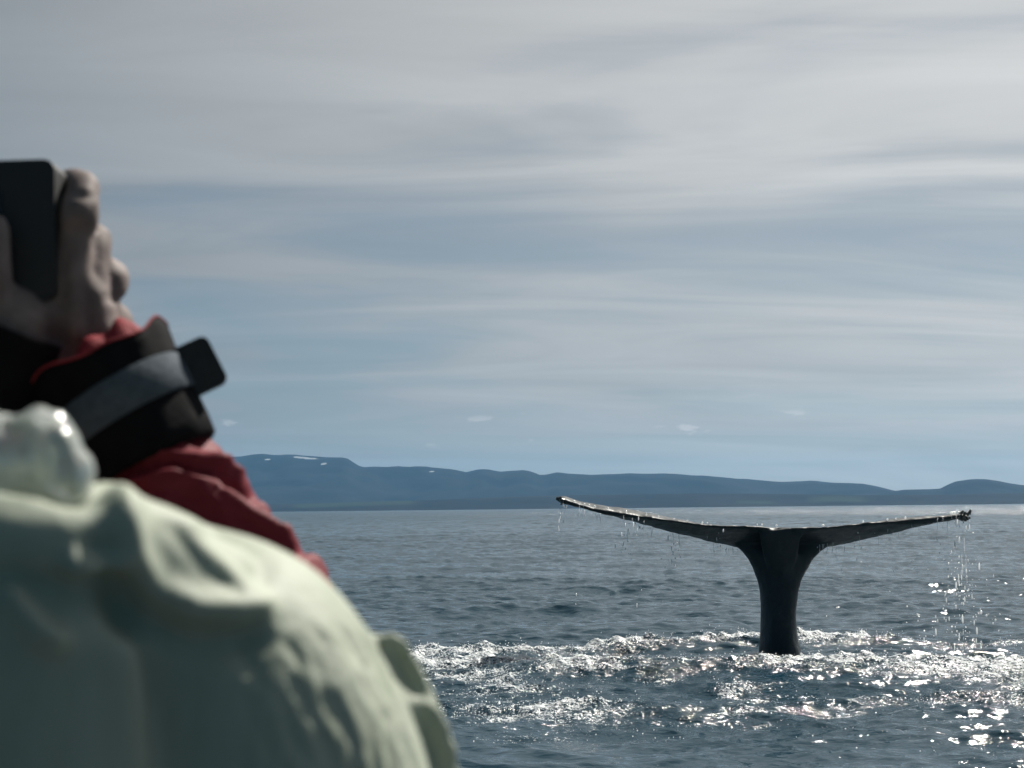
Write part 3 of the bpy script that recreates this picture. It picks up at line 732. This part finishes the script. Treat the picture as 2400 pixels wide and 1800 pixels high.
body = head_shapes(HC) + hand + lh + legs(cx, 1.0, .92) + [
    stube([(cx, 1.0, .90, .15, .10), (cx, 1.0, 1.1, .13, .09), (cx, .99, 1.3, .155, .105), (cx, .99, 1.47, .13, .09), (cx - .01, 1.0, 1.56, .065, .06)], 20, 28, up=(0, 1, 0)),
    chain([(cx + .10, .99, 1.47, .06, .06), (*RS, .052, .052), (*(.5 * RS + .5 * EL), .045, .045), (*EL, .04, .04), (*aw[2], .042, .042), (*aw[4], .031, .031), (*WR, .029, .029)]),
    chain([(cx - .10, .99, 1.47, .06, .06), (*LS, .052, .052), (*(.5 * LS + .5 * LE), .045, .045), (*LE, .04, .04), (*(.55 * LE + .45 * LW), .04, .04), (*LW, .029, .029)])]
me = union('body', body, 0.0046, 4, 0.5)
sculpt(me, [([(224, 560), (224, 640)], 8, -.0022), ([(178, 570), (172, 660), (182, 790)], 10, .0022), ([(150, 600), (146, 720)], 9, -.0022), ([(208, 690), (212, 800)], 9, -.0020),
            ([(170, 488), (196, 492)], 14, .0025), ([(180, 540), (205, 545)], 12, -.0020), ([(180, 455), (215, 460)], 9, -.0022), ([(262, 640), (268, 690)], 7, -.0022), ([(290, 640), (286, 690)], 8, .0016),
            ([(160, 770), (200, 790)], 12, .0018), ([(255, 700), (310, 706)], 8, -.0030), ([(160, 515), (172, 500)], 8, .002)])
P = get_co(me); N = get_no(me); near_h = (P[:, 2] > 1.68) & (P[:, 1] > 1.14)
P += N * (near_h * 0.0004 * fbm(P * 95.0, 3, 88))[:, None]; set_co(me, P)
link('body', me, m_skin, pr); eyes(HC, pr)
# jacket
slv = [(*(RS + (-.07, 0, -.02)), .085, .085), (*RS, .082, .082), (*(.5 * RS + .5 * EL + (0, 0, -.01)), .070, .070), (*EL, .064, .064), (*aw[1], .064, .064),
       (*aw[2], .062, .062), (*aw[3], .058, .058), (*(.6 * aw[3] + .4 * aw[4]), .054, .054), (*(.15 * aw[3] + .85 * aw[4]), .048, .048)]
lsl = [(*(LS + (.07, 0, -.02)), .085, .085), (*LS, .082, .082), (*(.5 * LS + .5 * LE), .070, .070), (*LE, .064, .064), (*(.6 * LE + .4 * LW), .058, .058), (*(.30 * LE + .70 * LW), .052, .052), (*(.16 * LE + .84 * LW), .044, .044)]
jk = [stube(slv, 46, 30), stube(lsl, 40, 26),
      stube([(cx, 1.0, .78, .19, .14), (cx, 1.0, .95, .185, .14), (cx, 1.0, 1.1, .175, .13), (cx, .99, 1.3, .185, .135), (cx, .99, 1.47, .15, .11), (cx - .005, 1.0, 1.57, .09, .085), (cx - .01, 1.0, 1.62, .085, .08)], 30, 34, up=(0, 1, 0))]
me = union('jacket', jk, 0.0046, 5, 0.5)
folds(me, 0.0035, aw[4] - EL, 0.16, 0.034, 301, 2)
sculpt(me, [([(330, 1085), (400, 1072), (470, 1088), (560, 1120)], 10, .011), ([(400, 1048), (480, 1075), (520, 1100)], 8, .008), ([(330, 1105), (420, 1102), (560, 1145), (640, 1170)], 12, -.011),
            ([(320, 1135), (440, 1118), (500, 1128), (580, 1190), (680, 1260), (770, 1340)], 12, .013), ([(520, 1150), (600, 1200), (650, 1230)], 12, -.007),
            ([(620, 1170), (690, 1240), (740, 1310)], 9, .007), ([(615, 1185), (672, 1245), (712, 1295)], 8, -.008), ([(430, 1180), (560, 1230), (680, 1310)], 30, -.010)])
P = get_co(me); N = get_no(me); a_ = (aw[4] - EL) / np.linalg.norm(aw[4] - EL); b_ = np.cross(a_, (0, 1, 0)); b_ /= np.linalg.norm(b_); c_ = np.cross(a_, b_)
nn = 0.5 - 1.4 * np.abs(fbm(np.stack([P @ (.9 * a_ + .43 * b_) / .055, P @ (.9 * b_ - .43 * a_) / .014, P @ c_ / .020], -1), 2, 333))
P += N * (0.0022 * nn * (P[:, 0] > -.5))[:, None]; set_co(me, P)
jacket = link('jacket', me, m_red, pr)
# cuff: a wide flared band round the wrist with strap and tab
ca = np.array(at(350, 1088, 1.222)); cb = np.array(at(232, 856, 1.222)); cax = cb - ca; cl = np.linalg.norm(cax); cax /= cl
c_u = np.cross(cax, (0, 1.0, 0)); c_u /= np.linalg.norm(c_u); c_v = np.cross(c_u, cax)      # c_u in the picture plane, c_v in depth
if (np.array(c_u)[0]) < 0: c_u = -c_u
if c_v[1] > 0: c_v = -c_v                                                                   # towards the photographer
def cuff_ring(rows, n=64, seed=0, rumple=0.0):
    V = []; Q = []
    for i, (tt, r) in enumerate(rows):
        for k in range(n):
            th = 2 * math.pi * k / n
            rr_ = r * (1 + rumple * (math.sin(3 * th + 1.0 + 2 * tt) * .5 + math.sin(7 * th + 3 * tt) * .3 + math.sin(13 * th + 5 * tt + seed) * .25))
            dth = (th + math.pi) % (2 * math.pi) - math.pi
            V.append(ca + cax * (tt * cl + tt * (.006 * math.exp(-(dth / .45) ** 2) + .10 * rumple * math.sin(3 * th + 1.3 + seed) + .06 * rumple * math.sin(7 * th + seed))) + c_u * (rr_ * math.cos(th)) + c_v * (rr_ * 0.92 * math.sin(th)))
    m = len(rows)
    for i in range(m - 1):
        for k in range(n):
            q = (k + 1) % n; Q.append((i * n + k, i * n + q, (i + 1) * n + q, (i + 1) * n + k))
    return np.array(V), Q
rows = [(-.02, .050), (-.03, .058), (0, .0625), (.15, .0632), (.35, .0630), (.55, .0625), (.75, .0632), (.95, .0655), (1.02, .0660), (1.03, .0645), (1.0, .062), (.8, .058), (.5, .052)]
link('cuff', mesh_np('cuff', *[np.array(a) for a in cuff_ring(rows, 96, 0, .030)]), m_cuff, pr)['label'] = 'charcoal flared sleeve cuff with red edges'
cuff = bpy.data.objects['cuff']
pr_rows, _ = cuff_ring([(1.028, .0660)], 96, 0, .030)
ring = list(pr_rows) + [pr_rows[0]]
link('piping', raw_mesh('piping', [tube(ring, [.0011] * len(ring), 8)]), m_lin, cuff)
rows = [(.55, .050), (.85, .058), (1.0, .056), (1.07, .052), (1.12, .047), (1.11, .042), (.9, .035)]
link('lining', mesh_np('lining', *[np.array(a) for a in cuff_ring(rows, 96, 4, .075)]), m_lin, cuff)
V = []; Q = []; n = 40
for k in range(n + 1):
    a = R(-12) + (R(178) - R(-12)) * k / n
    for tt, r in ((.37, .0650), (.39, .0672), (.70, .0666), (.72, .0640)):
        V.append(ca + cax * (cl * (tt + .06 * math.cos(a))) + c_u * (r * math.cos(a)) + c_v * (r * .925 * math.sin(a)))
for k in range(n):
    for j in range(3): Q.append((k * 4 + j, (k + 1) * 4 + j, (k + 1) * 4 + j + 1, k * 4 + j + 1))
link('strap', mesh_np('strap', V, Q), m_strip, cuff)['label'] = 'dull grey strap round the cuff'
bm = bmesh.new(); bmesh.ops.create_cube(bm, size=1.0)
bmesh.ops.scale(bm, verts=bm.verts, vec=(.056, .046, .007))
bmesh.ops.bevel(bm, geom=[e for e in bm.edges if abs((e.verts[0].co - e.verts[1].co).z) > .005], offset=.007, segments=4, affect='EDGES', profile=0.5)
tme = bpy.data.meshes.new('tab'); bm.to_mesh(tme); bm.free()
tab = link('tab', tme, m_blk, cuff)
tc_ = at(440, 872, 1.222); ydir = Vector(cax); xdir = (Vector(c_u) - 0.25 * Vector(c_v)).normalized(); zdir = xdir.cross(ydir).normalized(); xdir = ydir.cross(zdir)
tab.matrix_world = Matrix.Translation(Vector(tc_)) @ Matrix((xdir, ydir, zdir)).transposed().to_4x4()
# left cuff, raised as a dark stand-in for shade over the palm
me = raw_mesh('cuff', [stube([(*(.26 * LE + .74 * LW), .056, .054), (*(.12 * LE + .88 * LW), .050, .048), (*LW, .045, .042)], 10, 30, caps=False)])
link('cuff', me, m_cuff, pr)
me = union('trousers', [(v_, q_) for v_, q_ in legs(cx, 1.0, .92) if False] + [stube([(cx + k * .09, 1.0, .93, .11, .11), (cx + k * .10, 1.01, .7, .10, .10), (cx + k * .11, 1.02, .5, .08, .08), (cx + k * .12, 1.0, .36, .075, .075)], 16, 20) for k in (-1, 1)], .010, 4)
link('trousers', me, m_trs, pr)
def boots(cx, cy, parent):
    for k in (-1, 1):
        me = union('boot', [stube([(cx + k * .12, cy - .01, .46, .07, .07), (cx + k * .12, cy - .015, .30, .06, .06), (cx + k * .12, cy - .01, .26, .056, .06)], 10, 18),
                            stube([(cx + k * .12, cy - .05, .252, .05, .045), (cx + k * .13, cy + .07, .246, .052, .04), (cx + k * .137, cy + .16, .240, .046, .032)], 12, 18)], .008, 3)
        P = get_co(me); P[:, 2] = np.maximum(P[:, 2], DECK + .003); set_co(me, P); link('boot', me, m_boot, parent)
boots(cx, 1.0, pr)
def cap_on(c, parent, m, s=1.0, name='knit_cap'):
    v_, q_ = ball((c[0], c[1] - .004, c[2] + .045 * s), .086 * s, .105 * s, .09 * s, 20)
    me = raw_mesh(name, [(v_, q_)]); P = get_co(me); lo = c[2] + .035 * s
    P[:, 2] = np.where(P[:, 2] < lo, lo + (P[:, 2] - lo) * .12, P[:, 2]); set_co(me, P)
    me.polygons.foreach_set('use_smooth', np.ones(len(me.polygons), bool)); link(name, me, m, parent)
cap_on(HC, pr, m_knit)

# camera in the raised hands
kam = empty('camera_body'); tag(kam, 'matt black camera held up in the hands at the left edge', 'camera')
bm = bmesh.new(); bmesh.ops.create_cube(bm, size=1.0)
bmesh.ops.scale(bm, verts=bm.verts, vec=(.138, .036, .122))
bmesh.ops.bevel(bm, geom=[e for e in bm.edges if abs((e.verts[0].co - e.verts[1].co).y) > .02], offset=.010, segments=5, affect='EDGES', profile=0.5)
kme = bpy.data.meshes.new('shell'); bm.to_mesh(kme); bm.free()
kc = np.array(at(-43, 552, 1.215)); krot = Matrix.Rotation(R(-1.2), 4, 'Y')
sh = link('shell', kme, m_cam, kam); sh.matrix_world = Matrix.Translation(Vector(kc)) @ krot
sb = link('shutter_button', raw_mesh('shutter_button', [tube([(kc[0] + .031, kc[1], kc[2] + .057), (kc[0] + .031, kc[1], kc[2] + .0625), (kc[0] + .031, kc[1], kc[2] + .0632)], [(.0065, .0065), (.0062, .0062), (.004, .004)], 18)]), m_cam, kam)
scr = [(kc[0] + dx_, kc[1] - .0192, kc[2] + dz_) for dx_, dz_ in ((-.062, -.036), (.024, -.036), (.024, .034), (-.062, .034))]
me = bpy.data.meshes.new('screen'); me.from_pydata(scr + [(a, b + .002, c) for a, b, c in scr], [], [(0, 1, 2, 3)] + [(k, (k + 1) % 4, 4 + (k + 1) % 4, 4 + k)[::-1] for k in range(4)]); me.update()
m_scr, B, bs, out = mat('dark screen glass'); bs.inputs['Base Color'].default_value = (0.008, 0.009, 0.010, 1); bs.inputs['Roughness'].default_value = 0.25
link('screen', me, m_scr, kam)
tube_l = [(kc[0] - .01, kc[1] + .015, kc[2]), (kc[0] - .01, kc[1] + .05, kc[2]), (kc[0] - .01, kc[1] + .052, kc[2])]
ln = link('lens', raw_mesh('lens', [tube(tube_l, [(.031, .031), (.029, .029), (.024, .024)], 32)]), m_cam, kam)

# ------------------------------------------------------------------ watcher in the pale raincoat, nearest
pp = empty('person'); tag(pp, 'person in pale mint raincoat seen from behind, shoulder filling the lower corner', 'person')
PS = np.array(at(480, 1640, .70)); PE = PS + np.array((.085, .05, -.285)); PH = PE + np.array((-.10, .21, .03))
px0 = -0.375; HP = (-0.445, .75, 1.83)
LPS = np.array((px0 - .22, .70, PS[2])); LPE = LPS + np.array((-.06, .04, -.285)); LPH = LPE + np.array((.09, .21, .02))
def simple_hand(w, d, side):
    d = np.array(d, float); d /= np.linalg.norm(d); up = np.array((0, 0, 1.0)); s = np.cross(d, up) * side; sh = []
    sh.append(chain([(*w, .026, .024), (*(w + d * .05), .038, .016), (*(w + d * .085), .036, .014)]))
    for k, L in enumerate((.070, .078, .072, .055)):
        b = w + d * .085 + s * (.026 - .0175 * k)
        sh.append(chain([(*(b - d * .03), .009, .009), (*(b + d * L * .45 - up * .008), .0088, .0088), (*(b + d * L * .8 - up * .03), .0078, .0078), (*(b + d * L * .78 - up * .05), .007, .007)]))
    sh.append(chain([(*(w + d * .02 + s * .02), .013, .013), (*(w + d * .05 + s * .045 - up * .01), .012, .012), (*(w + d * .09 + s * .052 - up * .02), .0095, .0095)]))
    return sh
body = head_shapes(HP) + legs(px0, .70, .96) + simple_hand(PH, PH - PE, -1) + simple_hand(LPH, LPH - LPE, 1) + [
    stube([(px0, .70, .94, .15, .10), (px0, .70, 1.14, .13, .09), (px0, .70, 1.34, .155, .105), (px0, .70, 1.52, .13, .08), (px0 - .05, .72, 1.62, .06, .055)], 20, 28, up=(0, 1, 0)),
    chain([(px0 + .10, .70, 1.51, .055, .055), (*PS, .05, .05), (*PE, .04, .04), (*PH, .026, .026)]),
    chain([(px0 - .10, .70, 1.51, .055, .055), (*LPS, .05, .05), (*LPE, .04, .04), (*LPH, .026, .026)])]
link('body', union('body', body, 0.0070, 3, .5), m_skin, pp); eyes(HP, pp)
def A(a, b, Yd, ra, rb=None): return (*at(a, b, Yd), ra, rb or ra)
def sheet(inner, outer, sag, th=.0065, nu=26, nv=12):
    """a hanging fold of cloth with real thickness between two edges"""
    I = spline(np.array([at(*p) for p in inner]), nu); O = spline(np.array([at(*p) for p in outer]), nu); V = []; Q = []
    for side in (-1, 1):
        for i in range(nu):
            for j in range(nv):
                f = j / (nv - 1); p = I[i] * (1 - f) + O[i] * f
                V.append(p + np.array((0, sag * math.sin(math.pi * f) * math.sin(math.pi * (.15 + .7 * i / (nu - 1))) + side * th / 2, 0)))
    k = nu * nv; ix = lambda i, j: i * nv + j
    for i in range(nu - 1):
        for j in range(nv - 1):
            a, b, c, d = ix(i, j), ix(i + 1, j), ix(i + 1, j + 1), ix(i, j + 1)
            Q.append((a, b, c, d)); Q.append((k + d, k + c, k + b, k + a))
    rim = [ix(i, 0) for i in range(nu)] + [ix(nu - 1, j) for j in range(1, nv)] + [ix(i, nv - 1) for i in range(nu - 2, -1, -1)] + [ix(0, j) for j in range(nv - 2, 0, -1)]
    for a, b in zip(rim, rim[1:] + rim[:1]): Q.append((b, a, k + a, k + b))
    return np.array(V), Q
coat = [stube([(px0 + .02, .70, 1.555, .060, .060), A(60, 1512, .69, .072), A(200, 1504, .69, .0745), A(330, 1550, .70, .0735), A(480, 1620, .70, .0765), A(560, 1735, .70, .0785), A(620, 1900, .705, .081),
               A(700, 2300, .72, .084), (*PE, .078, .078), (*(PE * .5 + PH * .5), .064, .064), (*(PE * .12 + PH * .88), .05, .05)], 70, 44),
        stube([(px0 - .02, .70, 1.555, .060, .060), (*(LPS + (.05, 0, .0)), .074, .074), (*LPS, .078, .078), (*LPE, .078, .078), (*(LPE * .5 + LPH * .5), .064, .064), (*(LPE * .12 + LPH * .88), .05, .05)], 50, 36),
        stube([(px0, .70, .70, .26, .20), (px0, .70, .95, .235, .18), (px0, .70, 1.2, .215, .140), (px0, .70, 1.40, .205, .118), (px0, .70, 1.50, .185, .105), (px0 - .02, .70, 1.575, .10, .085), (px0 - .055, .72, 1.655, .075, .075)], 44, 44, up=(0, 1, 0)),
        # cloth hanging straight down the back from the ridge of the shoulders
        stube([(-.37, .64, .95, .22, .075), (-.365, .628, 1.25, .215, .055), (-.355, .622, 1.45, .21, .044), (-.345, .616, 1.54, .20, .038), (-.325, .607, 1.632, .175, .028)], 24, 36, up=(0, 1, 0)),
        stube([(-.56, .67, 1.59, .040, .040), (-.48, .63, 1.625, .028, .028), A(-420, 1225, .61, .022), A(-150, 1252, .606, .0185), A(60, 1270, .605, .018), A(190, 1276, .608, .018), A(300, 1300, .635, .030), A(400, 1420, .66, .045)], 30, 28),
        # slack cloth bagging out beyond the arm
        sheet([(840, 1500, .735), (880, 1555, .745), (925, 1622, .752), (985, 1662, .758)], [(868, 1476, .748), (932, 1484, .757), (978, 1545, .762), (1026, 1645, .764)], .011),
        sheet([(880, 1610, .735), (935, 1700, .745), (985, 1800, .750), (1030, 1930, .752), (1050, 2200, .75)], [(945, 1652, .748), (1028, 1650, .757), (1062, 1730, .762), (1086, 1800, .765), (1095, 1930, .767), (1110, 2200, .765)], .010)]
me = union('raincoat', coat, 0.0035, 12, 0.5)
folds(me, 0.0022, (0.25, 0.0, -0.95), 0.20, 0.06, 501, 2)
sculpt(me, [([(285, 1190), (300, 1300), (360, 1385), (470, 1432), (600, 1430)], 36, .0105), ([(240, 1290), (300, 1430), (440, 1505), (570, 1500)], 46, -.0085),
            ([(490, 1245), (560, 1295), (610, 1345)], 26, -.0040), ([(400, 1235), (470, 1320), (550, 1395)], 17, -.0018), ([(440, 1230), (510, 1310), (580, 1380)], 17, .0018),
            ([(-60, 1150), (120, 1172), (210, 1165), (300, 1125)], 18, .005),
            ([(175, 1316), (270, 1320)], 19, .014), ([(25, 1405), (90, 1480), (130, 1500)], 24, .015)])
sm = bpy.data.objects.new('tmp', me); COL.objects.link(sm); md = sm.modifiers.new('s', 'SMOOTH'); md.iterations = 4; md.factor = 0.5
dg = bpy.context.evaluated_depsgraph_get(); dg.update(); me2 = bpy.data.meshes.new_from_object(sm.evaluated_get(dg), depsgraph=dg)
bpy.data.objects.remove(sm); me = me2; me.name = 'raincoat'
P = get_co(me); N = get_no(me); q = to_px(P)
msk = ss(q[:, 0], 480, 640) * ss(q[:, 1], 1400, 1500) * (P[:, 1] < .85)
ax = np.array((0.34, 0.1, -0.93)); bx_ = np.cross(ax, (0, 1, 0)); nn = 0.55 - 1.5 * np.abs(fbm(np.stack([P @ ax / .030, P @ bx_ / .0095, P[:, 1] / .0095], -1), 3, 611))
P += N * (0.0017 * msk * nn)[:, None]; set_co(me, P)
coat_o = link('raincoat', me, m_pale, pp)
hood = union('hood', [stube([A(-420, 985, .72, .038), A(-220, 1050, .69, .033), A(-60, 1078, .665, .026), A(60, 1085, .655, .0215), A(120, 1095, .655, .0190), A(155, 1105, .657, .014)], 30, 30),
                      stube([A(20, 1120, .65, .012), A(90, 1130, .648, .011), A(150, 1120, .65, .012), A(185, 1100, .655, .010)], 14, 16)], .0026, 5, .5)
folds(hood, 0.0058, (0.35, 0.0, -1.0), 0.11, 0.014, 707, 3)
link('hood', hood, m_pl, pp)['label'] = 'crumpled clear plastic hood lying on the shoulder'
me = union('trousers', [stube([(px0 + k * .09, .70, .95, .11, .11), (px0 + k * .10, .71, .7, .10, .10), (px0 + k * .11, .72, .5, .08, .08), (px0 + k * .12, .70, .36, .075, .075)], 16, 20) for k in (-1, 1)], .010, 4)
link('trousers', me, m_trs, pp); boots(px0, .70, pp)
v_, q_ = ball((HP[0], HP[1] - .018, HP[2] + .035), .088, .100, .095, 18)
me = raw_mesh('hair', [(v_, q_)]); P = get_co(me); P[:, 1] = np.minimum(P[:, 1], HP[1] + .045 + .6 * np.maximum(0, P[:, 2] - HP[2] - .06)); P += .004 * fbm(P * 60, 3, 9)[:, None]; set_co(me, P)
me.polygons.foreach_set('use_smooth', np.ones(len(me.polygons), bool)); link('hair', me, m_hair, pp)
